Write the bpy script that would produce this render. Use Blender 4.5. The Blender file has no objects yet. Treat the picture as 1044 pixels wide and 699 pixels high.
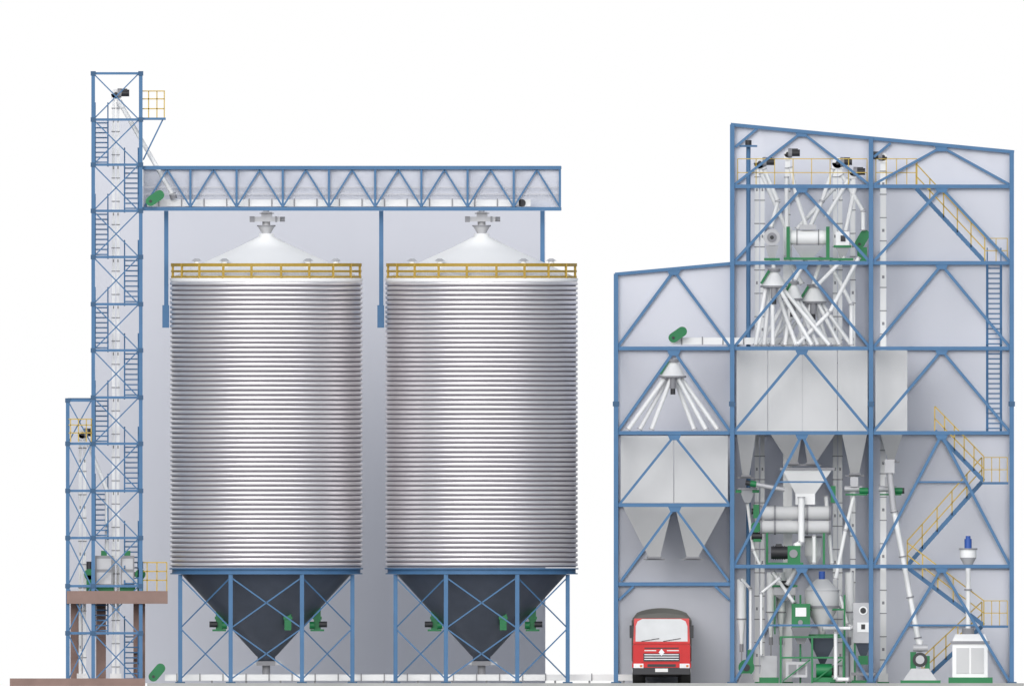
import bpy, math, bmesh
from mathutils import Vector
S=25.0
def X(p): return (p-522)/S
def Z(p): return (698-p)/S
scene=bpy.context.scene
col=scene.collection
# ---------------- materials
MATS={}
def mat(key,rgb,rough=0.6,metal=0.0,var=0.06,scale=1.5):
    m=bpy.data.materials.new(key); m.use_nodes=True
    nt=m.node_tree; b=nt.nodes['Principled BSDF']
    b.inputs['Roughness'].default_value=rough; b.inputs['Metallic'].default_value=metal
    tc=nt.nodes.new('ShaderNodeTexCoord'); n=nt.nodes.new('ShaderNodeTexNoise')
    n.inputs['Scale'].default_value=scale; n.inputs['Detail'].default_value=5
    nt.links.new(tc.outputs['Object'],n.inputs['Vector'])
    r=nt.nodes.new('ShaderNodeValToRGB')
    r.color_ramp.elements[0].position=0.3; r.color_ramp.elements[1].position=0.7
    r.color_ramp.elements[0].color=[c*(1-var) for c in rgb]+[1]
    r.color_ramp.elements[1].color=[min(1,c*(1+var)) for c in rgb]+[1]
    nt.links.new(n.outputs['Fac'],r.inputs['Fac']); nt.links.new(r.outputs['Color'],b.inputs['Base Color'])
    MATS[key]=m; return m
mat('blue',(0.065,0.17,0.33),0.6)
mat('bluedark',(0.035,0.10,0.20),0.6)
mat('clad',(0.645,0.655,0.715),0.85,0,0.008,0.4)
mat('clad_lit',(0.74,0.75,0.815),0.85,0,0.008,0.4)  # same cladding, colour lifted to make up for shade inside the mill
mat('white',(0.90,0.90,0.90),0.5,0,0.015)
mat('roofwhite',(0.95,0.95,0.95),0.5,0,0.01)
mat('silo',(0.90,0.87,0.89),0.36,0.7,0.008,0.5)
mat('groove_shade',(0.26,0.24,0.27),0.6,0.2,0.01,0.5)  # darker copy of the silo metal, shade painted into the rib recesses
mat('galv',(0.50,0.50,0.52),0.45,0.1,0.05,3)
mat('binpanel',(0.62,0.62,0.625),0.8,0,0.015)
mat('grey',(0.28,0.28,0.30),0.6)
mat('tarp',(0.13,0.13,0.12),0.7)
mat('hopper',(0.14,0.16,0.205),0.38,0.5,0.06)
mat('dark',(0.03,0.03,0.035),0.5)
mat('green',(0.008,0.19,0.06),0.45)
mat('yellow',(0.58,0.40,0.07),0.5)
mat('gold',(0.42,0.27,0.03),0.5)
mat('brown',(0.27,0.18,0.155),0.8,0,0.1)
mat('red',(0.58,0.008,0.01),0.3)
mat('glass',(0.62,0.63,0.64),0.12)
mat('rubber',(0.02,0.02,0.02),0.8)
mat('chrome',(0.7,0.7,0.72),0.3,0.6)
mat('concrete',(0.42,0.42,0.41),0.9,0,0.1,0.6)
mat('motorblue',(0.03,0.10,0.40),0.4)
mat('orange',(0.65,0.18,0.02),0.4)
mat('plate',(0.8,0.8,0.78),0.5)

# ---------------- mesh builder
def thing(name,label,cat,px,y,py,group=None):
    e=bpy.data.objects.new(name,None); e.empty_display_size=0.3
    e.location=(X(px),y,Z(py)); e['label']=label; e['category']=cat
    if group: e['group']=group
    col.objects.link(e); return e
class B:
    def __init__(s,t): s.t=t; s.v=[]; s.f=[]; s.mi=[]; s.sm=[]; s.keys=[]
    def k(s,m):
        if m not in s.keys: s.keys.append(m)
        return s.keys.index(m)
    def add(s,vs,fs,m,smooth=False):
        o=len(s.v); s.v+= [Vector(a) for a in vs]
        i=s.k(m)
        for f in fs:
            s.f.append([o+a for a in f]); s.mi.append(i)
            s.sm.append(smooth)
        return s
    def wbox(s,x0,x1,y0,y1,z0,z1,m):
        vs=[(x,y,z) for z in(z0,z1) for y in(y0,y1) for x in(x0,x1)]
        return s.add(vs,[(0,2,3,1),(4,5,7,6),(0,1,5,4),(2,6,7,3),(0,4,6,2),(1,3,7,5)],m)
    def box(s,x0,x1,y0,y1,pt,pb,m): return s.wbox(X(x0),X(x1),y0,y1,Z(pb),Z(pt),m)
    def beam(s,p,q,w,m,d=None):
        p=Vector(p);q=Vector(q); d=d or w
        a=(q-p).normalized(); up=Vector((0,1,0)) if abs(a.y)<0.95 else Vector((0,0,1))
        u=a.cross(up).normalized(); v=u.cross(a).normalized()
        vs=[]
        for c in(p,q):
            for i,j in((-1,-1),(1,-1),(1,1),(-1,1)): vs.append(c+u*i*w/2+v*j*d/2)
        return s.add(vs,[(0,1,2,3),(7,6,5,4),(0,4,5,1),(1,5,6,2),(2,6,7,3),(3,7,4,0)],m)
    def cyl(s,p,q,r,m,r2=None,seg=16,caps=True):
        p=Vector(p);q=Vector(q); r2=r if r2 is None else r2
        a=(q-p).normalized(); up=Vector((0,1,0)) if abs(a.y)<0.9 else Vector((0,0,1))
        u=a.cross(up).normalized(); v=u.cross(a).normalized()
        vs=[]
        for c,rr in((p,r),(q,r2)):
            for i in range(seg):
                t=2*math.pi*i/seg; vs.append(c+(u*math.cos(t)+v*math.sin(t))*rr)
        s.add(vs,[(i,seg+i,seg+(i+1)%seg,(i+1)%seg) for i in range(seg)],m,True)
        if caps:
            s.add(vs[:seg],[tuple(range(seg))],m); s.add(vs[seg:],[tuple(reversed(range(seg)))],m)
        return s
    def lathe(s,cx,cy,prof,m,seg=64,smooth=True,mats=None):
        n=len(prof); vs=[]
        for r,z in prof:
            for i in range(seg):
                t=2*math.pi*i/seg; vs.append((cx+r*math.cos(t),cy+r*math.sin(t),z))
        o=len(s.v); s.v+=[Vector(a) for a in vs]
        for k in range(n-1):
            mk=s.k(mats[k] if mats else m)
            for i in range(seg):
                j=(i+1)%seg
                s.f.append([o+k*seg+i,o+k*seg+j,o+(k+1)*seg+j,o+(k+1)*seg+i]); s.mi.append(mk); s.sm.append(smooth)
        return s
    def ring(s,cx,cy,z,R,w,h,m,seg=64):
        return s.lathe(cx,cy,[(R-w/2,z-h/2),(R+w/2,z-h/2),(R+w/2,z+h/2),(R-w/2,z+h/2),(R-w/2,z-h/2)],m,seg,False)
    def hop(s,a,b,m):
        vs=[]
        for (x0,x1,y0,y1,pz) in(b,a):
            vs+=[(X(x0),y0,Z(pz)),(X(x1),y0,Z(pz)),(X(x1),y1,Z(pz)),(X(x0),y1,Z(pz))]
        return s.add(vs,[(3,2,1,0),(4,5,6,7),(0,1,5,4),(1,2,6,5),(2,3,7,6),(3,0,4,7)],m)
    def poly(s,pts,y0,y1,m):
        n=len(pts); vs=[(X(a),y0,Z(b)) for a,b in pts]+[(X(a),y1,Z(b)) for a,b in pts]
        return s.add(vs,[tuple(range(n)),tuple(reversed(range(n,2*n)))]+[(i,n+i,n+(i+1)%n,(i+1)%n) for i in range(n)],m)
    def out(s,name,parent=None,label=None):
        me=bpy.data.meshes.new(name); L=s.t.location if s.t else Vector((0,0,0))
        me.from_pydata([tuple(a-L) for a in s.v],[],s.f)
        for kk in s.keys: me.materials.append(MATS[kk])
        me.polygons.foreach_set('material_index',s.mi); me.polygons.foreach_set('use_smooth',s.sm)
        me.update()
        bm=bmesh.new(); bm.from_mesh(me); bmesh.ops.recalc_face_normals(bm,faces=bm.faces); bm.to_mesh(me); bm.free()
        o=bpy.data.objects.new(name,me); col.objects.link(o)
        if s.t: o.parent=parent or s.t
        if label: o['label']=label
        return o
def V(px,y,py): return Vector((X(px),y,Z(py)))
def part_beam(t,name,p,q,w,m,d=None): return B(t).beam(p,q,w,m,d).out(name)

# ---------------- setting
g=B(None).wbox(-1500,1500,-1500,1500,-0.30,-0.06,'concrete').out('ground'); g['kind']='structure'
pv=B(None).box(150,1044,-9,30,695.8,699.2,'concrete').out('pavement'); pv['kind']='structure'

# ---------------- rear warehouse
WY=20
t=thing('warehouse','plain pale lavender clad warehouse standing behind the grain silos','building',340,WY,696)
B(t).poly([(96,696),(556,696),(556,190),(145,190),(145,122),(96,122)],WY,WY+10,'clad').out('wall')
B(t).box(70,96,WY,WY+10,408,696,'clad').out('wall')

# ---------------- silo
def make_silo(cx):
    t=thing('grain_silo','corrugated galvanised grain silo with white cone roof on blue legs','silo',cx,0,696,'corrugated grain silos')
    c=X(cx); R=3.92
    n=60; z0=Z(578); z1=Z(287); h=(z1-z0)/n
    prof=[]; ms=[]
    for i in range(n):
        a=z0+i*h
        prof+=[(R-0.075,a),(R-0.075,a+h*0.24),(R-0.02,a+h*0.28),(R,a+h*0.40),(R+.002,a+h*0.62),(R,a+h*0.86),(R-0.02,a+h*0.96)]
        ms+=['groove_shade','groove_shade','silo','silo','silo','silo','groove_shade']
    prof.append((R-0.075,z1))
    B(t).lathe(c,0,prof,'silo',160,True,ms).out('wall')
    roof=B(t).lathe(c,0,[(R-0.02,Z(287)),(R+0.02,Z(284)),(R-0.02,Z(283.5)),(2.6,Z(268)),(1.3,Z(253.5)),(0.30,Z(241)),(0.30,Z(238)),(0.0,Z(238))],'roofwhite',48).out('roof')
    for a in (0,53,127,180,233,307):
        a=math.radians(a); x=c+2.84*math.cos(a); y=2.84*math.sin(a)
        b=B(t); b.cyl((x,y,Z(272)),(x,y,Z(266)),0.12,'white'); b.cyl((x,y,Z(266)),(x,y,Z(263.5)),0.22,'galv',0.08); b.out('roof_vent',roof)
    b=B(t)
    b.ring(c,0,Z(270),3.86,0.07,0.13,'gold'); b.ring(c,0,Z(276.5),3.86,0.05,0.09,'gold'); b.ring(c,0,Z(283),3.86,0.05,0.15,'gold')
    for i in range(20):
        a=2*math.pi*(i+.5)/20; b.beam((c+3.86*math.cos(a),3.86*math.sin(a),Z(284)),(c+3.86*math.cos(a),3.86*math.sin(a),Z(268.5)),0.10,'gold')
    b.out('roof_railing')
    b=B(t); b.cyl((c,0,Z(240)),(c,0,Z(231)),0.13,'galv',0.34,24); b.cyl((c,0,Z(231)),(c,0,Z(229.5)),0.38,'grey'); b.cyl((c,0,Z(229.5)),(c,0,Z(226)),0.16,'galv'); b.out('inlet_funnel')
    b=B(t); b.box(cx-15,cx+14,-0.3,0.3,221,226,'galv'); b.box(cx-17,cx-12,-0.35,0.35,220.5,226.5,'grey'); b.box(cx+9,cx+11,-0.35,0.35,220.5,226.5,'grey'); b.cyl(V(cx+14,0,223.5),V(cx+19,0,223.5),0.1,'grey')
    b.box(cx-5,cx+6,-0.25,0.25,216,221,'galv'); b.box(cx-7,cx+8,-0.3,0.3,217,218,'grey'); b.cyl(V(cx,-.1,216),V(cx,-.1,212.5),0.12,'galv'); b.out('slide_gate')
    b=B(t); b.lathe(c,0,[(3.3,Z(585)),(R,Z(585)),(R,Z(583.8)),(R-0.08,Z(583.8)),(R-0.08,Z(580)),(R+.03,Z(580)),(R+.03,Z(578.6)),(3.5,Z(578.6))],'blue',96,False); b.out('ring_beam')
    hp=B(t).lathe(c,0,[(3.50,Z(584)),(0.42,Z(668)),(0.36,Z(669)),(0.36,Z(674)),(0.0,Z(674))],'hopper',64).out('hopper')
    B(t).box(cx-13,cx+16,-.35,.35,674,677.5,'galv').box(cx-10,cx+9,-.4,.4,673.5,678,'grey').cyl((c,0,Z(678)),(c,0,Z(687)),0.16,'grey').out('outlet_gate')
    L=[]
    for i in range(8):
        a=math.radians(22.5+45*i); L.append((c+3.80*math.cos(a),3.80*math.sin(a)))
    for (x,y) in L:
        B(t).wbox(x-.085,x+.085,y-.085,y+.085,Z(696),Z(585.2),'blue').wbox(x-.2,x+.2,y-.2,y+.2,Z(696),Z(694.5),'bluedark').out('leg')
    for i in range(8):
        (x0,y0),(x1,y1)=L[i],L[(i+1)%8]
        B(t).beam((x0,y0,Z(588)),(x1,y1,Z(640)),0.055,'blue').beam((x1,y1,Z(588)),(x0,y0,Z(640)),0.055,'blue').out('brace')
        B(t).beam((x0,y0,Z(640)),(x1,y1,Z(692)),0.055,'blue').beam((x1,y1,Z(640)),(x0,y0,Z(692)),0.055,'blue').out('brace')
    for dx,y in((-48,-.2),(52,-.2),(22,-1.55)):
        b=B(t); q=cx+dx; sg=-1 if dx<0 else 1
        b.box(q-3.5,q+3.5,y-.15,y+.15,615,642,'green'); b.cyl(V(q,y,615.5),V(q,y,612),0.12,'green')
        b.box(q-4.5,q+4.5,y-.19,y+.19,628,631,'green')
        if dx!=22:
            b.cyl(V(q+sg*2,y-.2,636),V(q+sg*10,y-.2,636),0.12,'dark'); b.cyl(V(q-sg*3,y-.2,637),V(q-sg*8,y-.2,637),0.15,'green')
            b.box(q-7,q+7,y-.3,y+.1,641,643,'green')
        b.out('discharge_vibrator',hp)
    return t
s1=make_silo(271.5)
def copy_tree(o,parent,dx):
    n=o.copy(); col.objects.link(n)
    if parent: n.parent=parent
    else: n.location.x+=dx
    for ch in list(o.children): copy_tree(ch,n,0)
    return n
copy_tree(s1,None,219.5/S)

# ---------------- gallery
t=thing('conveyor_gallery','long blue steel truss gallery carrying a conveyor over the silos','gallery',358,0,215)
xs=[147+i*47.1 for i in range(10)]
for y in(-0.9,0.9):
    for pz in(171,213): part_beam(t,'chord',V(145,y,pz),V(572,y,pz),0.15,'blue')
    for x in xs[1:]: part_beam(t,'post',V(x,y,172.9),V(x,y,211),0.09,'blue')
    for i in range(9):
        m=(xs[i]+xs[i+1])/2
        part_beam(t,'diagonal',V(xs[i],y*.97,211),V(m,y*.97,173),0.07,'blue'); part_beam(t,'diagonal',V(m,y*.97,173),V(xs[i+1],y*.97,211),0.07,'blue')
    b=B(t)
    for pz in(191,198): b.beam(V(148,y*.9,pz),V(570,y*.9,pz),0.03,'galv')
    b.out('handrail')
B(t).box(146,571.5,1.0,1.05,170,214.5,'clad_lit').out('rear_cladding')
for x in xs[1:]:
    for pz in(171,213): part_beam(t,'cross_beam',V(x,-.85,pz),V(x,.85,pz),0.12,'blue')
for x,pb in((169.5,333),(388.7,333),(553,271)):
    B(t).box(x-2.2,x+2.2,-.1,.1,215,pb,'blue').out('hanger_column')
    if pb>300: B(t).box(x-4,x+3,-.2,.2,311,334,'blue').out('bracket')
def conveyor(label,x0,x1,y0,y1,zt,zb,step,m='white'):
    t=thing('chain_conveyor',label,'conveyor',(x0+x1)/2,(y0+y1)/2,zb,'chain conveyors')
    b=B(t); b.box(x0,x1,y0,y1,zt,zb,m)
    x=x0+step/2
    while x<x1-2: b.box(x,x+1.1,y0-.05,y1+.05,zt-1,zb+.5,'grey'); x+=step
    b.out('trough'); return t
t=conveyor('light grey enclosed chain conveyor running inside the truss gallery',150,541,-.25,.25,203.5,210.3,23)
B(t).cyl(V(532,-.3,207),V(532,.3,207),0.16,'dark').box(521,529,-.35,-.28,204,210,'galv').out('tail_pulley')
def drive(px,py,y,tt,rot=35,L=11):
    a=math.radians(rot); dx,dz=math.cos(a)*L/2,math.sin(a)*L/2
    b=B(tt)
    b.cyl(V(px-dx,y-.1,py+dz),V(px-dx,y+.1,py+dz),0.20,'green',seg=20); b.cyl(V(px+dx,y-.1,py-dz),V(px+dx,y+.1,py-dz),0.20,'green',seg=20)
    b.beam(V(px-dx,y,py+dz),V(px+dx,y,py-dz),0.40,'green',0.198)
    b.cyl(V(px+dx,y+.1,py-dz),V(px+dx,y+.7,py-dz),0.15,'dark'); b.cyl(V(px-dx,y-.13,py+dz),V(px-dx,y-.1,py+dz),0.06,'dark')
    return b.out('chain_drive')
drive(158,202,-1.15,t)
t=conveyor('light grey low conveyor lying under the silo outlets',168,652,-.25,.25,687,693.3,23.5)
for i in range(14): B(t).box(180+i*35,182+i*35,-.2,.2,693.3,696,'grey').out('foot')
drive(160,685,-.45,t,50)

# ---------------- towers
def tower(t,x0,x1,lv,y0,y1,pw=0.15,bw=0.10,xw=0.05,right=True):
    w=pw*S/2
    for x in((x0,x1) if right else (x0,)):
        for y in(y0,y1): B(t).box(x-w,x+w,y-pw/2,y+pw/2,lv[0]-2,696,'blue').out('post')
    for z in lv:
        for y in(y0,y1): part_beam(t,'beam',V(x0+w,y,z),V(x1-w-.1,y,z),bw,'blue')
        for x in((x0,x1) if right else (x0,)): part_beam(t,'beam',V(x,y0+pw/2,z),V(x,y1-pw/2,z),bw,'blue')
    for a,c in zip(lv,lv[1:]+[694]):
        if c-a<10: continue
        for y in(y0,y1):
            B(t).beam(V(x0,y-.03,a),V(x1-w,y-.03,c),xw,'blue').beam(V(x0,y+.03,c),V(x1-w,y+.03,a),xw,'blue').out('cross_brace')
        for x in((x0,x1) if right else (x0,)): part_beam(t,'side_brace',V(x,y0,a),V(x,y1,c),xw,'blue')
    for a in lv:
        for x in((x0,x1) if right else (x0,)): B(t).box(x-2.6,x+2.6,y0-pw/2-.02,y0-pw/2,a-2.3,a+2.3,'bluedark').out('gusset_plate')
def flight(t,x0,x1,pt,pb,y0,y1,n=9,m='blue',lw=.06):
    b=B(t)
    for x in(x0,x1): b.beam(V(x,y0,pb),V(x,y1,pt),lw,m,0.22)
    for i in range(n):
        f=(i+.5)/n; y=y0+(y1-y0)*f; z=pb+(pt-pb)*f
        b.box(x0+.8,x1-.8,y-.12,y+.12,z-.7,z+.7,m)
    for x in(x0,x1): b.beam(V(x,y0,pb-18),V(x,y1,pt-18),0.05,m)
    for i in range(4):
        f=(i+.5)/4; y=y0+(y1-y0)*f; z=pb+(pt-pb)*f
        for x in(x0,x1): b.beam(V(x,y,z),V(x,y,z-18),0.05,m)
    return b.out('stair_flight')
LV=[75,122,168,215,262,310,357,405,452,500,548,597,645]
t=thing('elevator_tower','tall slim blue lattice steel tower with zigzag stairs inside','tower',119,0,696)
tower(t,95,143.5,LV,-1.1,1.1)
lvl=LV+[694]
for i in range(1,len(lvl)-1):
    if i%2==1: flight(t,97,110,lvl[i]+1,lvl[i+1],-.9,.9)
    else: flight(t,127,141,lvl[i]+1,lvl[i+1],-.9,.9)
B(t).box(144,169,-1,1,120,122.5,'blue').out('platform')
B(t).beam(V(166,-.9,122),V(146,-.9,163),0.06,'blue').beam(V(166,.9,122),V(146,.9,163),0.06,'blue').out('platform_bracket')
b=B(t)
for y in(-.95,.95):
    for z in(93,101,111): b.beam(V(145,y,z),V(167.5,y,z),0.045,'yellow')
    for x in(151.5,160,167.5): b.beam(V(x,y,93),V(x,y,120),0.045,'yellow')
for z in(93,101,111): b.beam(V(167.5,-.95,z),V(167.5,.95,z),0.045,'yellow')
b.out('railing')
t=thing('elevator_tower','short blue lattice steel tower joined to the tall tower','tower',82,0,696)
tower(t,69,95,[408,452,500,548,597,645],-1.1,1.1,right=False)
B(t).box(69,92.9,-1.1,1.1,405.5,407,'bluedark').out('roof')
b=B(t)
for z in(427,433,441): b.beam(V(70,-1.22,z),V(94,-1.22,z),0.04,'yellow')
for x in(72,80,88,93): b.beam(V(x,-1.22,427),V(x,-1.22,450),0.04,'yellow')
b.out('railing')
def elevator(label,x,ptop,pbot,y,w=5,gap=1.5,motor=1,single=False,m='white'):
    t=thing('bucket_elevator',label,'elevator',x,y,696,'vertical bucket elevators')
    xs_=[x] if single else [x-(w+gap)/2,x+(w+gap)/2]
    for q in xs_:
        b=B(t).box(q-w/2,q+w/2,y-.18,y+.18,ptop+12,pbot,m)
        z=ptop+20
        while z<pbot-4:
            b.box(q-w/2-.6,q+w/2+.6,y-.21,y+.21,z,z+.9,'grey'); z+=23.7
        z=ptop+32
        while z<pbot-12:
            b.box(q-w/5,q+w/5,y-.19,y-.178,z,z+3,'grey'); z+=47.4
        b.out('casing')
    tot=(w if single else 2*w+gap)
    b=B(t); b.box(x-tot/2-1,x+tot/2+1,y-.25,y+.25,ptop+6,ptop+12,m); b.cyl(V(x,y-.25,ptop+6),V(x,y+.25,ptop+6),(tot/2+1)/S,m,seg=20); b.cyl(V(x,y-.3,ptop+6),V(x,y-.25,ptop+6),0.08,'dark'); b.out('head')
    b=B(t); b.cyl(V(x+motor*(tot/2+1),y-.3,ptop+5),V(x+motor*(tot/2+10),y-.3,ptop+5),0.14,'dark'); b.cyl(V(x+motor*(tot/2-2),y-.3,ptop+5),V(x+motor*(tot/2+2),y-.3,ptop+5),0.19,'grey'); b.box(x+motor*(tot/2+5)-3,x+motor*(tot/2+5)+3,y-.45,y-.15,ptop+.5,ptop+3,'dark'); b.out('motor')
    B(t).box(x-tot/2-2,x+tot/2+2,y-.3,y+.3,pbot,696,m).box(x-tot/2-3,x+tot/2+3,y-.32,y+.32,694.5,696,'green').out('boot')
    return t
elevator('tall white bucket elevator rising inside the slim lattice tower',118,90,686,.1,3,1.6)
elevator('white bucket elevator inside the short lattice tower',84,436,686,.1,3)
t=thing('grain_spout','white sloping grain spout dropping from the tower head to the gallery','pipe',150,-.3,200)
b=B(t); b.cyl(V(124,-.3,108),V(177,-.3,200),0.09,'white'); b.cyl(V(121,-.3,103),V(125,-.3,110),0.13,'white'); b.cyl(V(175.5,-.3,197),V(177.5,-.3,203),0.14,'grey'); b.out('pipe')
t=thing('grain_spout','white sloping grain spout feeding the tall tower elevator','pipe',100,-.3,560)
B(t).cyl(V(90,-.3,452),V(109,-.3,500),0.08,'white').cyl(V(109,-.3,500),V(109,-.3,560),0.08,'white').out('pipe')
t=thing('concrete_platform','brown raised concrete platform with columns beneath the towers','platform',110,0,696)
B(t).box(68,171,-1.3,2.4,602,615,'brown').out('deck')
for x0_,x1_ in((136,148),(98,108),(72,84)): B(t).box(x0_,x1_,.3,1.0,615,691,'brown').out('column')
B(t).box(10,148,-1.6,2.6,691,699,'brown').out('base_slab')
b=B(t)
for z in(573,582,591): b.beam(V(146,-.9,z),V(170,-.9,z),0.05,'yellow')
for x in(150,160,170): b.beam(V(x,-.9,573),V(x,-.9,602),0.05,'yellow')
b.out('railing')
for x,w in((106,9),(130,7)):
    t=thing('intake_machine','grey sheet metal intake machine with green drive on the platform','machine',x,-.4,602,'intake machines on the platform')
    b=B(t); b.box(x-w,x+w,-.8,.0,566,597,'grey'); b.box(x-w+1.5,x+w-1.5,-.82,-.8,569,580,'galv'); b.box(x-w+1.5,x+w-1.5,-.82,-.8,583,595,'galv'); b.box(x-3,x+3,-.6,-.2,561,566,'green'); b.out('housing')
    B(t).box(x-w-1,x+w+1,-.85,.05,597,602,'green').out('base')
    sx=-1 if x<110 else 1; q=x+sx*(w+6)
    B(t).cyl(V(x+sx*w,-.5,585),V(x+sx*(w+5),-.5,585),0.1,'dark').cyl(V(q,-.7,585),V(q,-.3,585),0.22,'green').box(q-3,q+3,-.7,-.3,586,602,'green').cyl(V(q,-.5,572),V(q,-.5,580),0.12,'dark').out('motor')

# ---------------- mill building
FY,BY=-3.0,3.7
t=thing('mill_building','open fronted blue steel frame feed mill building with stepped sloping roof','building',830,0,696)
COLS=[(628,279),(746.5,127),(888,141),(1031.5,155)]
for x,tp in COLS:
    for y in(FY,BY): B(t).box(x-2.3,x+2.3,y-.13,y+.13,tp,696,'blue').box(x-5,x+5,y-.2,y+.2,694.5,696,'bluedark').out('column')
    for z in([355,441,595] if x<700 else [190,268,355,441,577]): part_beam(t,'cross_beam',V(x,FY+.13,z),V(x,BY-.13,z),0.15,'blue')
    B(t).box(x-3.3,x+3.3,FY-.16,FY-.13,409,414,'bluedark').out('splice_plate')
for y in(FY,BY):
    part_beam(t,'rafter',V(627,y,279.5),V(746,y,268.5),0.13,'blue')
    part_beam(t,'rafter',V(745,y-.01,127),V(1034,y-.01,155),0.14,'blue')
    for z in(355,441,514.5,595): part_beam(t,'floor_beam',V(630.5,y,z),V(744,y,z),0.15,'blue')
    for x0,x1 in((749,885.5),(890.5,1029)):
        for z in(190,268,355,441,577): part_beam(t,'floor_beam',V(x0,y,z),V(x1,y,z),0.15,'blue')
    yb=y+.02
    def lam(x0,x1,zt,zb,w=0.115):
        m=(x0+x1)/2
        part_beam(t,'brace',V(x0,yb,zb),V(m,yb,zt),w,'blue',0.1); part_beam(t,'brace',V(m,yb+.003,zt),V(x1,yb,zb),w,'blue',0.1)
        B(t).poly([(m-7,zt-1),(m+7,zt-1),(m+4.5,zt+4.5),(m-4.5,zt+4.5)],yb-.07,yb-.055,'blue').out('gusset_plate')
    lam(630,744,276,353); lam(630,744,358,439); lam(632,743,444,513,.10); lam(633,743,517,592,.10)
    lam(749,886,135,188,.10); lam(891,1029,150,188,.10)
    for z0,z1 in((192,266),(357,439),(443,575),(579,694),(270,353)):
        lam(749,886,z0,z1); lam(891,1029,z0,z1)
    for x0,x1 in((749.3,885.2),(890.8,1028.7)):
        w=(x1-x0)
        part_beam(t,'tie',V(x0+w*.32,yb,491),V(x1-w*.32,yb,491),0.07,'blue'); part_beam(t,'tie',V(x0+w*.25,yb,637),V(x1-w*.25,yb,637),0.08,'blue')
    for a,b_ in(((631,611),(646,597)),((743.5,611),(729,597)),((749.5,150),(772,131)),((891,160),(908,146))): part_beam(t,'knee_brace',V(a[0],y,a[1]),V(b_[0],y,b_[1]),0.10,'blue')
for i in range(12):
    x=749+i*25.6; z=127.3+(x-745)*28/289
    part_beam(t,'purlin',V(x,FY+.1,z),V(x,BY-.1,z),0.07,'blue')
for z in(190,268,355,441,577):
    for x in(817,960): part_beam(t,'joist',V(x,FY+.1,z),V(x,BY-.1,z),0.12,'blue')
B(t).poly([(748,696),(1031,696),(1031,156),(748,128.5)],BY+.16,BY+.26,'clad_lit').out('rear_wall')
B(t).poly([(629,696),(747.7,696),(747.7,269.5),(629,280)],BY+.16,BY+.26,'clad_lit').out('rear_wall')
flight(t,1006.5,1020.5,271,353,-1.8,1.8,16,lw=.1); flight(t,1006.5,1020.5,358,439,-1.8,1.8,16,lw=.1)
def sstair(x0,z0,x1,z1,y,rail=25,m='blue',w=.17):
    b=B(t)
    for yy in(y-.35,y+.35): b.beam(V(x0,yy,z0),V(x1,yy,z1),w,m,0.05)
    n=int(abs(z1-z0)/5)
    for i in range(n):
        f=(i+.5)/n; x=x0+(x1-x0)*f; z=z0+(z1-z0)*f; b.box(x-3,x+3,y-.33,y+.33,z-.6,z+.6,m)
    fl=b.out('stair_flight')
    b=B(t)
    for yy in(y-.35,y+.35):
        for r in(rail,rail/2): b.beam(V(x0,yy,z0-r),V(x1,yy,z1-r),0.05,'yellow')
        for i in range(6):
            f=i/5; x=x0+(x1-x0)*f; z=z0+(z1-z0)*f; b.beam(V(x,yy,z),V(x,yy,z-rail),0.05,'yellow')
    b.out('stair_handrail',fl)
sstair(934,192,1004,267,-1.0)
sstair(953,439,1003,490,-1.0)
sstair(1001,491,925,576,.6)
sstair(925,578,1003,637,-1.0)
sstair(1001,638,940,695,.6)
def rails(x0,x1,z,y,h=25,n=4):
    b=B(t)
    for r in(h,h/2): b.beam(V(x0,y,z-r),V(x1,y,z-r),0.035,'yellow')
    for i in range(n):
        x=x0+(x1-x0)*i/(n-1); b.beam(V(x,y,z-h),V(x,y,z),0.035,'yellow')
    b.out('railing')
for z in(491,637): B(t).box(1002,1028,-1.5,1.2,z,z+2.5,'blue').out('landing')
rails(1003,1027,491,-1.4); rails(1003,1027,637,-1.4)
rails(893,935,190,-2.7,28,5); rails(752,884,190,-2.7,28,8); rails(1004,1027,268,-2.7,25,3)

# ---------------- bins
def bin_(label,x0,x1,zt,zb,hops,y0=-1.6,y1=1.6,seams=()):
    t=thing('storage_bin',label,'bin',(x0+x1)/2,0,zb,'square storage bins')
    b=B(t).box(x0,x1,y0,y1,zt,zb,'binpanel')
    for x in seams: b.box(x-.25,x+.25,y0-.02,y0+.001,zt+1,zb-1,'galv')
    b.out('shell')
    for a,c,ha,hb,hz in hops:
        B(t).hop((a,c,y0,y1,zb),(ha,hb,-.3,.3,hz),'binpanel').out('hopper')
        B(t).box(ha-1.5,hb+1.5,-.4,.4,hz,hz+2,'grey').box(ha-5,hb+5,-.25,.25,hz+2,hz+3.5,'grey').out('slide_gate')
bl='pale grey square storage bin with tapered hopper in the mill frame'
bin_(bl,633,686.7,444,512,[(633,686.7,661,673,567)]); bin_(bl,687.3,742,444,512,[(687.3,742,700,712,567)])
bin_(bl,751,782.5,357,440,[(751,771,757,764,484)]); bin_('wide pale grey storage bin with short broad hoppers over the mixer',783,853.5,357,440,[(784,818,804,813,471),(818.5,853,823,832,471)],seams=(818,)); bin_(bl,854,884.5,357,440,[(858,884.5,867,876,482)]); bin_(bl,892.5,925,357,440,[(897,921,905,912,468)])

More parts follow.
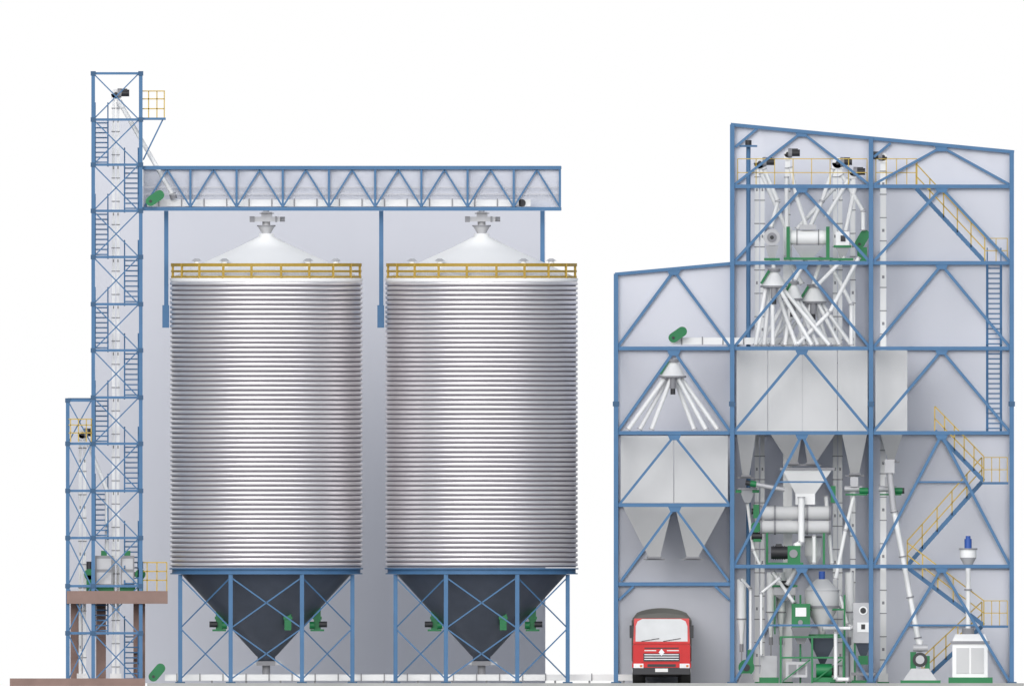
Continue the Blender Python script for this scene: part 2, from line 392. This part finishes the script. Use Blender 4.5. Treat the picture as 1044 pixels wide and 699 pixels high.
# ---------------- distributors
def spout(b,a,c,r=0.09,m='white'):
    b.cyl(V(*a),V(*c),r,m); v=(V(*c)-V(*a)).normalized(); b.cyl(V(*c)-v*.05,V(*c),r+.03,'galv'); b.cyl(V(*a),V(*a)+v*.05,r+.03,'galv')
def distributor(x,zt,ends,zend,y=-.6,r=13,pr=.085):
    t=thing('rotary_distributor','white conical rotary distributor with fanned spouts','distributor',x,y,zend,'rotary distributors')
    b=B(t); b.cyl(V(x,y,zt),V(x,y,zt+3),0.26,'grey'); b.cyl(V(x,y,zt+3),V(x,y,zt+17),0.18,'white',r/S,24); b.cyl(V(x,y,zt+17),V(x,y,zt+19),r/S+.03,'grey',seg=24); b.out('cone')
    b=B(t); b.cyl(V(x,y-.35,zt+19),V(x,y-.35,zt+30),0.13,'grey'); b.cyl(V(x,y-.35,zt+26),V(x,y-.35,zt+36),0.10,'dark'); b.out('motor')
    B(t).beam(V(x-r,y-.2,zt+15),V(x-r+8,y-.2,zt+2),0.1,'green').out('actuator')
    for i,e in enumerate(ends):
        b=B(t); f=(i+.5)/len(ends)*2-1
        yy=y+math.cos(f*1.5)*(.3 if i%2 else -.3)
        spout(b,(x+f*r*.75,yy,zt+19),(e,yy,zend),pr); b.out('spout')
distributor(686,366,[640,652,664,708,720,732],438,pr=.09)
distributor(789,274,[770,779,788,812,828,846],352,-1.5,pr=.085); distributor(808,287,[774,786,800,820,834,846],352,-.7,r=10,pr=.085); distributor(829,290,[782,796,812,844,856,868],352,.2,pr=.085)
t=conveyor('light grey enclosed conveyor crossing from mill to annex',684,858,.5,1.1,344,351,21)
drive(691,341,.1,t)
t=thing('chain_drive_unit','green enclosed chain drive on the upper mill floor','drive',879,0,266)
drive(879,244,0,t,60); B(t).box(874,884,-.3,.5,252,266,'green').out('stand')

# ---------------- elevators in the mill
EL='slim white bucket elevator running full height of the mill'
elevator(EL,774.5,160,686,1.9,4.2); elevator(EL,854,160,686,1.7,4.2,1,1); elevator(EL,869.5,170,686,1.9,5,single=True); elevator(EL,900.5,154,686,1.4,6,single=True,motor=-1)
elevator('short white elevator head with dark motor above the cleaners',803,151,232,.9,5,single=True)
t=thing('aspiration_duct','blue dust extraction duct with filter head at roof level','duct',763,1.2,696)
B(t).cyl(V(763,1.2,150),V(763,1.2,690),0.09,'blue').out('duct')
B(t).cyl(V(763,1.2,150),V(763,1.2,143),0.13,'dark').box(754,772,.9,1.5,148,150,'blue').out('filter_head')
def pipe(label,pts,r=0.09,m='white',fl=True):
    t=thing('transfer_pipe',label,'pipe',pts[-1][0],pts[-1][1],pts[-1][2],'transfer pipes')
    b=B(t)
    for a,c in zip(pts,pts[1:]): spout(b,a,c,r,m)
    b.out('pipe'); return t
PL='white sloping transfer pipe between mill machines'
for pts in ([(779,-.3,172),(793,-.3,205),(786,-.3,232)],[(806,0,170),(812,0,200),(822,0,231)],[(849,0,172),(838,0,205),(826,0,231)],[(858,-.2,178),(880,-.2,215),(880,-.2,235)],[(866,-.5,182),(842,-.5,222)],[(787,-.8,262),(789,-.8,274)],[(823,-.8,262),(810,-.8,286)],[(838,-.1,262),(829,-.1,290)],[(862,-1,262),(832,-1,292)],[(802,.3,180),(802,.3,262),(818,.3,290)],
  [(776,.5,176),(803,.5,236)],[(852,.6,190),(812,.6,234)],[(872,-.2,190),(862,-.2,236)],[(845,-.3,266),(868,-.3,310),(868,-.3,352)],[(876,-1.2,262),(846,-1.2,318),(812,-1.2,352)]):
    pipe(PL,pts,0.085)
t=thing('rotary_precleaner','white rotary drum cleaner with green end frames and legs','machine',824,-.8,266)
B(t).cyl(V(806,-.8,242),V(842,-.8,242),0.30,'white',seg=24).cyl(V(812,-.8,242),V(813,-.8,242),.33,'grey',seg=24).cyl(V(834,-.8,242),V(835,-.8,242),.33,'grey',seg=24).out('drum')
for x in(803.5,844): B(t).box(x-1.8,x+1.8,-1.25,-.35,231,265,'green').out('end_frame')
B(t).hop((808,840,-1.1,-.5,250),(818,828,-.95,-.65,264),'galv').out('hopper'); B(t).box(815,832,-1.1,-.5,229,234,'galv').box(799,849,-1.2,-.4,262.5,265,'green').out('inlet')
t=thing('centrifugal_fan','grey round fan with conical outlet on upper floor','fan',787,-.9,266)
B(t).cyl(V(787,-1.15,242),V(787,-.7,242),0.34,'galv',seg=24).cyl(V(787,-1.18,242),V(787,-1.15,242),0.2,'grey').cyl(V(787,-1.2,242),V(787,-1.18,242),0.08,'dark').out('casing')
B(t).hop((780,794,-1.1,-.7,250),(784,790,-1,-.8,264),'galv').box(779,795,-1.2,-.6,263,265.5,'green').out('outlet')
t=thing('magnetic_separator','white box separator with green frame on upper floor','machine',860,-.9,266)
B(t).box(852,866,-1.2,-.5,236,252,'white').hop((852,866,-1.2,-.5,252),(857,861,-1,-.8,264),'galv').out('housing'); B(t).box(850,868,-1.22,-.48,250,252.5,'green').box(846,870,-1.25,-.45,263,265.5,'green').box(857,862,-1.25,-1.2,240,246,'dark').out('frame')

# ---------------- middle floor
t=thing('batch_mixer','grey twin tube horizontal mixer with green end valves','machine',810,-1,576)
for z in(522.5,537):
    b=B(t).cyl(V(777,-1,z),V(847,-1,z),0.27,'binpanel',seg=24)
    for x in(775,789,822,845): b.cyl(V(x,-1,z),V(x+2,-1,z),.31,'grey',seg=24)
    b.out('tube')
B(t).box(768,774,-1.25,-.75,514,528,'green').cyl(V(771,-1.2,537),V(771,-.8,537),.22,'green').cyl(V(766,-1,521),V(769,-1,521),.12,'dark').out('valve')
B(t).cyl(V(766,-1,546),V(777,-1,546),.15,'dark').box(768,776,-1.2,-.8,549,552,'green').out('motor')
for x in(782,840): B(t).box(x-1.2,x+1.2,-1.2,-.8,543,576,'green').out('leg')
t=thing('surge_hopper','white broad surge hopper on frame above the mixer','hopper',822,-1,515)
B(t).hop((798,848,-1.6,-.3,479),(811,831,-1.15,-.8,503),'white').box(811,831,-1.15,-.8,503,514,'white').out('cone')
B(t).box(795,851,-1.65,-.25,476.5,479,'grey').box(847,852,-1.4,-1.2,495,512,'green').out('rim')
t=thing('dosing_screw','long grey dosing screw conveyor with green motor under the bins','machine',800,-1.8,500)
B(t).cyl(V(768,-1.9,493),V(800,-1.9,499),.09,'galv').cyl(V(765,-1.9,492.5),V(771,-1.9,493.5),.13,'green').cyl(V(760,-1.9,491.6),V(765,-1.9,492.5),.10,'dark').out('trough')
t=thing('weighing_hopper','white conical weighing hopper hung under small bin','hopper',762,-1,516)
B(t).hop((754,770,-1.3,-.6,499),(759,765,-1.1,-.8,512),'galv').box(752,772,-1.35,-.55,497,499,'grey').out('cone'); B(t).box(750,756,-1.3,-.9,499,502,'green').box(767,774,-1.3,-.9,499,502,'green').out('load_cell')
for x in(871,906):
    t=thing('screw_feeder','green and grey screw feeder with dark motor','machine',x,-1,506,'screw feeders')
    B(t).cyl(V(x-10,-1,498),V(x+8,-1,498),.12,'galv').box(x-4,x+4,-1.2,-.8,486,496,'galv').out('trough'); B(t).cyl(V(x+5,-1.1,500),V(x+14,-1.1,500),.13,'green').cyl(V(x+12,-1.1,500),V(x+16,-1.1,500),.12,'dark').box(x-9,x+13,-1.2,-.9,503,504.6,'green').out('motor')
pipe(PL,[(817,-1.4,506),(817,-1.4,553),(810,-1.4,557)],0.13)
pipe(PL,[(830,-.9,545),(830,-.9,574)],0.09); pipe(PL,[(842,-.5,505),(848,-.5,575)],0.08); pipe(PL,[(762,-.8,512),(768,-.8,560),(775,-.8,576)],0.07)
pipe(PL,[(871,-1.0,503),(862,-1.0,540),(852,-1.0,590)],0.08)
t=thing('hammer_mill','green hammer mill with finned dark motor on a base frame','machine',800,-1.4,576)
B(t).box(803,816,-1.7,-1.0,556,573,'green').hop((800,819,-1.8,-.9,573),(804,815,-1.6,-1.1,576),'green').cyl(V(809,-1.75,564),V(809,-1.7,564),.17,'grey').out('rotor_housing')
mo=B(t); mo.cyl(V(786,-1.4,563),V(803,-1.4,563),.26,'dark',seg=20)
for i in range(6): mo.cyl(V(788+i*2.3,-1.4,563),V(788.8+i*2.3,-1.4,563),.29,'dark',seg=20)
mo.box(791,797,-1.6,-1.2,554,557,'dark'); mo.out('motor')
B(t).box(783,819,-1.8,-.9,573,576,'green').out('base_frame')
t=thing('dust_filter','white cylindrical dust filter with conical base','machine',828,-.2,576)
B(t).cyl(V(829,.2,548),V(829,.2,566),.34,'white',seg=24).cyl(V(829,.2,566),V(829,.2,577),.34,'white',.12,24).cyl(V(829,.2,546),V(829,.2,548),.37,'grey',seg=24).out('body')

# ---------------- ground floor
t=thing('cooler_vessel','straight sided light grey cooler vessel with pointed cone in green frame','vessel',838,-1.2,696)
x0=X(838); vy=-1.2
B(t).lathe(x0,vy,[(0.0,Z(590)),(.25,Z(590)),(.66,Z(600)),(.70,Z(601)),(.70,Z(618)),(.14,Z(642)),(.14,Z(648)),(0,Z(648))],'binpanel',36).out('vessel')
B(t).cyl((x0,vy,Z(617)),(x0,vy,Z(619)),.74,'grey',seg=36).cyl((x0,vy,Z(601)),(x0,vy,Z(602)),.72,'galv',seg=36).out('flange_ring')
B(t).cyl((x0,vy,Z(590)),(x0,vy,Z(582)),.13,'motorblue').cyl((x0,vy,Z(592)),(x0,vy,Z(590)),.2,'grey').out('motor')
for x in(816,861):
    for y in(vy-.45,vy+.45): B(t).box(x-1,x+1,y-.04,y+.04,606,696,'green').out('leg')
b=B(t)
for z in(620,646): b.box(817,860,vy-.47,vy-.43,z,z+1.8,'green'); b.box(817,860,vy+.43,vy+.47,z,z+1.8,'green')
b.out('support_beam')
B(t).hop((824,854,-1.6,-.8,650),(836,841,-1.3,-1.1,676),'hopper').out('discharge_cone')
t=thing('pelleting_machine','green pelleting machine with white panel on a green steel stand','machine',816,-1.9,696)
B(t).box(807,826,-2.3,-1.7,615,639,'green').box(811,822,-2.33,-2.3,619,628,'white').cyl(V(816,-2.35,634),V(816,-2.3,634),.1,'grey').out('housing')
B(t).hop((806,828,-2.3,-1.7,639),(813,820,-2.1,-1.9,656),'grey').out('hopper')
st=B(t)
for x in(796,828,860):
    for y in(-2.45,-1.75): st.box(x-1,x+1,y-.04,y+.04,648,696,'green')
for y in(-2.45,-1.75):
    for z in(648,669): st.box(797,827,y-.035,y+.035,z,z+1.8,'green'); st.box(829,859,y-.035,y+.035,z,z+1.8,'green')
    st.beam(V(798,y,694),V(826,y,672),0.05,'green'); st.beam(V(830,y,694),V(858,y,672),0.05,'green')
st.out('stand')
B(t).cyl(V(832,-2.1,683),V(848,-2.1,683),.28,'green',seg=20).cyl(V(848,-2.1,683),V(855,-2.1,683),.2,'dark').box(828,852,-2.4,-1.8,690,695,'green').out('motor')
B(t).box(801,823,-2.3,-1.8,674,690,'galv').box(804,812,-2.32,-2.3,677,687,'grey').box(814,821,-2.32,-2.3,677,687,'grey').out('cooler')
t=thing('vibrating_screen','small grey vibrating screen with dark motor on green legs','machine',800,-.2,614)
B(t).box(789,811,-.6,.2,598,606,'galv').hop((789,811,-.6,.2,606),(797,803,-.4,0,612),'galv').out('deck'); B(t).cyl(V(796,-.7,595),V(804,-.7,595),.14,'dark').box(787,813,-.65,.25,596,598,'green').out('motor')
for x in(790,810): B(t).box(x-.7,x+.7,-.5,.1,606,646,'green').out('leg')
for x,y,a in((796,.2,583),(786,.2,583),(756,-.5,590),(866,.6,583)):
    t=thing('cyclone','white slim cyclone separator with cone base','cyclone',x,y,660,'cyclone separators')
    B(t).cyl(V(x,y,a),V(x,y,a+40),.18,'white').cyl(V(x,y,a+40),V(x,y,a+66),.18,'white',.06).cyl(V(x,y,a+40),V(x,y,a+41.2),.21,'grey').cyl(V(x,y,a+66),V(x,y,a+74),.08,'grey').out('body')
    B(t).box(x-.8,x+.8,y-.05,y+.05,a+74,696,'grey').out('support')
t=thing('centrifugal_fan','green round fan with dark motor on the ground floor','fan',760,-1.6,696)
B(t).cyl(V(761,-1.9,680),V(761,-1.5,680),.33,'green',seg=24).cyl(V(761,-1.93,680),V(761,-1.9,680),.15,'dark').box(762,768,-1.85,-1.55,662,676,'green').out('casing'); B(t).hop((757,765,-1.9,-1.5,686),(752,770,-2,-1.4,696),'grey').out('base')
pipe(PL,[(812,-.8,578),(802,-.8,596)],.08); pipe(PL,[(765,-1.7,662),(765,-1.7,600),(756,-1.0,590)],.06); pipe(PL,[(788,-.9,583),(810,-2.0,615)],.07)
pipe(PL,[(856,-1.2,606),(864,-1.2,636),(870,-1.2,640)],.07); pipe(PL,[(852,-2.6,644),(852,-2.6,692),(866,-2.6,692)],.08); pipe(PL,[(838,-2.6,640),(868,-2.6,640)],.07); pipe(PL,[(776,-1.8,604),(776,-1.8,668)],.06); pipe(PL,[(776,-1.8,604),(796,-1.8,588)],.06)
t=thing('packing_scale','light grey bagging scale cabinet on tall legs','machine',880,-1.4,696)
B(t).box(870,890,-1.8,-1,614,655,'galv').out('cabinet'); B(t).cyl(V(880,-1.83,622),V(880,-1.8,622),.18,'white').cyl(V(880,-1.85,622),V(880,-1.83,622),.12,'dark').out('dial')
B(t).box(874,886,-1.83,-1.8,634,644,'white').box(878,882,-1.84,-1.83,636,641,'dark').out('control_panel')
B(t).hop((872,888,-1.7,-1.1,655),(877,883,-1.5,-1.3,668),'hopper').box(875,885,-1.6,-1.2,668,677,'green').out('spout')
for x in(871.5,888.5): B(t).box(x-1,x+1,-1.7,-1.1,655,696,'green').out('leg')
B(t).box(868,892,-1.9,-.9,685,688,'grey').box(868,892,-1.9,-.9,693,696,'green').out('bag_conveyor')
t=thing('bagging_bench','grey metal box machine on green base beside the pellet stand','machine',784,-1.2,696)
B(t).box(776,792,-1.6,-.8,668,690,'galv').box(774,794,-1.7,-.7,690,696,'green').out('housing')
t=thing('pneumatic_pipe','long white sloping pipe from bin down to blower','pipe',937,-1.9,660)
b=B(t); b.cyl(V(907,-1.9,480),V(911,-1.9,520),.13,'galv'); b.cyl(V(911,-1.9,518),V(937,-1.9,656),.11,'white')
for f in(.02,.35,.65,.95):
    p=V(911,-1.9,518).lerp(V(937,-1.9,656),f); q=V(911,-1.9,518).lerp(V(937,-1.9,656),f+.01); b.cyl(p,q,.16,'grey')
b.out('pipe'); B(t).box(902,912,-2.1,-1.7,468,482,'galv').out('inlet_box')
t=thing('blower','green and black roots blower on a splayed base','machine',938,-1.9,696)
B(t).cyl(V(938,-2.2,672),V(938,-1.6,672),.30,'dark',seg=20).cyl(V(938,-2.25,672),V(938,-2.2,672),.18,'galv').cyl(V(931,-2.15,660),V(946,-2.15,660),.14,'galv').cyl(V(938,-1.9,652),V(938,-1.9,664),.12,'white').out('impeller_housing')
B(t).box(928,934,-2.1,-1.6,664,684,'green').box(943,948,-2.1,-1.6,668,684,'green').out('motor'); B(t).hop((929,947,-2.1,-1.6,681),(920,956,-2.2,-1.5,694),'galv').box(918,959,-2.3,-1.4,693,696,'green').out('base')
t=thing('bran_cabinet','white boxed packing cabinet on green skid with chimney pipe','machine',988,-1.9,696)
B(t).box(971,1007,-2.3,-1.2,655,690,'white').box(969,1009,-2.35,-1.15,653,656,'grey').hop((974,1004,-2.2,-1.3,646),(971,1007,-2.3,-1.2,653),'white').out('cabinet')
B(t).box(975,988,-2.33,-2.3,660,686,'binpanel').box(990,1003,-2.33,-2.3,660,686,'binpanel').out('door')
B(t).box(967,1012,-2.4,-1.1,690,696,'green').out('skid')
B(t).cyl(V(987,-1.8,646),V(987,-1.8,578),.10,'white').cyl(V(987,-1.8,640),V(987,-1.8,646),.25,'grey').cyl(V(987,-1.8,600),V(987,-1.8,601.5),.16,'grey').out('chimney')
B(t).cyl(V(987,-1.8,578),V(987,-1.8,568),.12,'galv',.34,20).cyl(V(987,-1.8,568),V(987,-1.8,560),.34,'white',seg=20).cyl(V(987,-1.8,560),V(987,-1.8,558.5),.38,'grey',seg=20).out('funnel')
B(t).cyl(V(987,-1.8,558.5),V(987,-1.8,549),.15,'motorblue').cyl(V(987,-1.8,549),V(987,-1.8,546),.10,'motorblue').out('motor')

# ---------------- truck
cx=674.5; yf=-2.6
t=thing('truck','red cab truck with grey covered load parked in the loading bay','truck',cx,yf,696)
def prism(b,secs,m):
    ring=[]
    for (y,x0,x1,zt,zb,bv) in secs:
        ring.append([V(x0+bv,y,zt),V(x1-bv,y,zt),V(x1,y,zt+bv),V(x1,y,zb-1),V(x1-1,y,zb),V(x0+1,y,zb),V(x0,y,zb-1),V(x0,y,zt+bv)])
    vs=[v for r in ring for v in r]; n=8; fs=[tuple(range(8)),tuple(reversed(range((len(ring)-1)*8,len(ring)*8)))]
    for k in range(len(ring)-1):
        for i in range(8): fs.append((k*8+i,(k+1)*8+i,(k+1)*8+(i+1)%8,k*8+(i+1)%8))
    b.add(vs,fs,m)
b=B(t)
prism(b,[(yf,645.5,703.5,656,680,1),(yf+1.9,645,704,655,680,1)],'red')
b.hop((646.5,702.5,yf+.20,yf+1.85,630),(645.5,703.5,yf+.02,yf+1.9,656),'red')
cab=b.out('cab')
arc2=[(646.8+55.4*i/12, 630.1-5.5*math.sin(math.pi*i/12)**.45) for i in range(13)]
B(t).poly(arc2,yf+.28,yf+1.8,'tarp').out('cab_roof',cab)
def slant(px,py):
    f=(656-py)/26.0; return Vector((X(px),yf+.02+.18*f,Z(py)))
b=B(t); pts=[(648,653.5),(701,653.5),(700.8,638),(699,633),(694,630.6),(655,630.6),(650,633),(648.2,638)]
off=Vector((0,-.014,.003)); n=len(pts); A=[slant(*p)+off for p in pts]; b.add(A+[a+Vector((0,.01,0)) for a in A],[tuple(range(n)),tuple(reversed(range(n,2*n)))]+[(i,n+i,n+(i+1)%n,(i+1)%n) for i in range(n)],'glass'); ws=b.out('windshield',cab)
b=B(t)
for x in(654,676): b.beam(slant(x,653.4)+off*2,slant(x+18,650.5)+off*3,0.025,'dark')
b.out('wiper',ws)
B(t).box(645.5,703.5,yf-.05,yf-.0,654.2,656,'red').out('cowl',cab)
b=B(t); b.box(654,695,yf-.03,yf-.0,658.5,674.5,'red')
b.box(656,693,yf-.04,yf-.03,665.5,673.8,'dark')
for i in range(3): b.box(657,692,yf-.05,yf-.04,666.4+i*2.4,667.3+i*2.4,'chrome')
b.box(657,692,yf-.04,yf-.03,659.6,660.8,'dark'); b.box(657,669,yf-.04,yf-.03,662.2,663.2,'plate'); b.box(680,692,yf-.04,yf-.03,662.2,663.2,'plate')
b.out('grille',cab)
B(t).poly([(674.5,660.8),(677.5,664.5),(674.5,668.2),(671.5,664.5)],yf-.07,yf-.051,'chrome').out('emblem',cab)
B(t).box(644.5,704.5,yf-.12,yf+.1,675.5,680,'red').box(645.5,703.5,yf-.11,yf+.1,680,687,'dark').box(660,689,yf-.13,yf-.12,676.5,679.3,'dark').box(668,681,yf-.15,yf-.11,681,684.5,'plate').out('bumper',cab)
for x in(651,698):
    B(t).box(x-5,x+5,yf-.15,yf-.12,676,680.5,'chrome').cyl(V(x-1.5,yf-.17,678.3),V(x-1.5,yf-.15,678.3),.07,'plate').box(x+1.5,x+4,yf-.16,yf-.15,677.3,679.6,'orange').out('headlight',cab)
for sx in(-1,1):
    x=cx+sx*31
    B(t).box(x-1.6,x+1.6,yf-.02,yf+.12,637,650,'dark').beam(V(x,yf+.05,640),V(cx+sx*27.5,yf+.3,634),0.04,'dark').out('mirror',cab)
    B(t).box(cx+sx*29.6-.15,cx+sx*29.6+.15,yf+.5,yf+1.5,658,679,'red').box(cx+sx*29.9-.3,cx+sx*29.9+.3,yf+1.2,yf+1.4,660,661.5,'dark').out('door',cab)
b=B(t); prism(b,[(yf+2.05,644,705,631,674,1),(yf+6.1,644,705,631,674,1)],'tarp'); body=b.out('cargo_body')
b=B(t); arc=[(644.3+60.4*i/12, 630.9-11.5*math.sin(math.pi*i/12)**.4) for i in range(13)]; b.poly(arc,yf+2.05,yf+6.1,'tarp'); b.out('tarpaulin',body)
B(t).box(662,687,yf+.3,yf+6.0,676,680,'dark').out('chassis')
for yy,dual in((yf+.95,0),(yf+4.3,1),(yf+5.4,1)):
    for sx in(-1,1):
        xa=cx+sx*29.5; xb=cx+sx*(29.5-(13 if dual else 9.5))
        w=B(t).cyl(V(xa,yy,684.2),V(xb,yy,684.2),.47,'rubber',seg=28).out('wheel'); B(t).cyl(V(xa+sx*.4,yy,684.2),V(xa,yy,684.2),.27,'chrome',seg=20).out('rim',w)
B(t).cyl(V(650,yf+.95,688),V(699,yf+.95,688),.06,'dark').out('axle')

# ---------------- light, world, camera
w=bpy.data.worlds.new('World'); scene.world=w; w.use_nodes=True; nt=w.node_tree
bg=nt.nodes['Background']
sky=nt.nodes.new('ShaderNodeTexSky'); sky.sky_type='NISHITA'; sky.sun_disc=False
SE,SA=math.radians(22),math.radians(18)
sky.sun_elevation=SE; sky.sun_rotation=math.pi+SA
tc=nt.nodes.new('ShaderNodeTexCoord'); sep=nt.nodes.new('ShaderNodeSeparateXYZ'); nt.links.new(tc.outputs['Generated'],sep.inputs[0])
ab=nt.nodes.new('ShaderNodeMath'); ab.operation='ABSOLUTE'; nt.links.new(sep.outputs['Y'],ab.inputs[0])
mr=nt.nodes.new('ShaderNodeMapRange'); mr.interpolation_type='SMOOTHSTEP'; mr.inputs['From Min'].default_value=0.35; mr.inputs['From Max'].default_value=0.85; nt.links.new(ab.outputs[0],mr.inputs['Value'])
sc=nt.nodes.new('ShaderNodeVectorMath'); sc.operation='SCALE'; sc.inputs['Scale'].default_value=0.06; nt.links.new(sky.outputs[0],sc.inputs[0])
ad=nt.nodes.new('ShaderNodeVectorMath'); ad.operation='ADD'; ad.inputs[1].default_value=(.08,.08,.08); nt.links.new(sc.outputs[0],ad.inputs[0])
mx=nt.nodes.new('ShaderNodeMix'); mx.data_type='RGBA'; nt.links.new(mr.outputs[0],mx.inputs[0]); mx.inputs[7].default_value=(1.0,1.0,1.0,1); nt.links.new(ad.outputs[0],mx.inputs[6])
fr=nt.nodes.new('ShaderNodeMapRange'); fr.inputs['From Min'].default_value=-0.2; fr.inputs['From Max'].default_value=-1; fr.inputs['To Min'].default_value=1.0; fr.inputs['To Max'].default_value=2.4; nt.links.new(sep.outputs['Y'],fr.inputs['Value'])
nt.links.new(mx.outputs[2],bg.inputs[0]); nt.links.new(fr.outputs[0],bg.inputs[1])
sl=bpy.data.lights.new('sun','SUN'); sl.energy=0.9; sl.angle=math.radians(30); sl.color=(1,.985,.96)
so=bpy.data.objects.new('sun',sl); col.objects.link(so)
d=Vector((math.sin(SA)*math.cos(SE),math.cos(SA)*math.cos(SE),-math.sin(SE)))
so.rotation_euler=d.to_track_quat('-Z','Y').to_euler()
cd=bpy.data.cameras.new('camera'); cd.type='ORTHO'; cd.ortho_scale=1044/S; cd.clip_end=3000
co=bpy.data.objects.new('camera',cd); col.objects.link(co); co.location=(0,-60,Z(349.5)); co.rotation_euler=(math.pi/2,0,0); scene.camera=co
scene.view_settings.view_transform='Standard'; scene.view_settings.look='None'; scene.view_settings.exposure=0
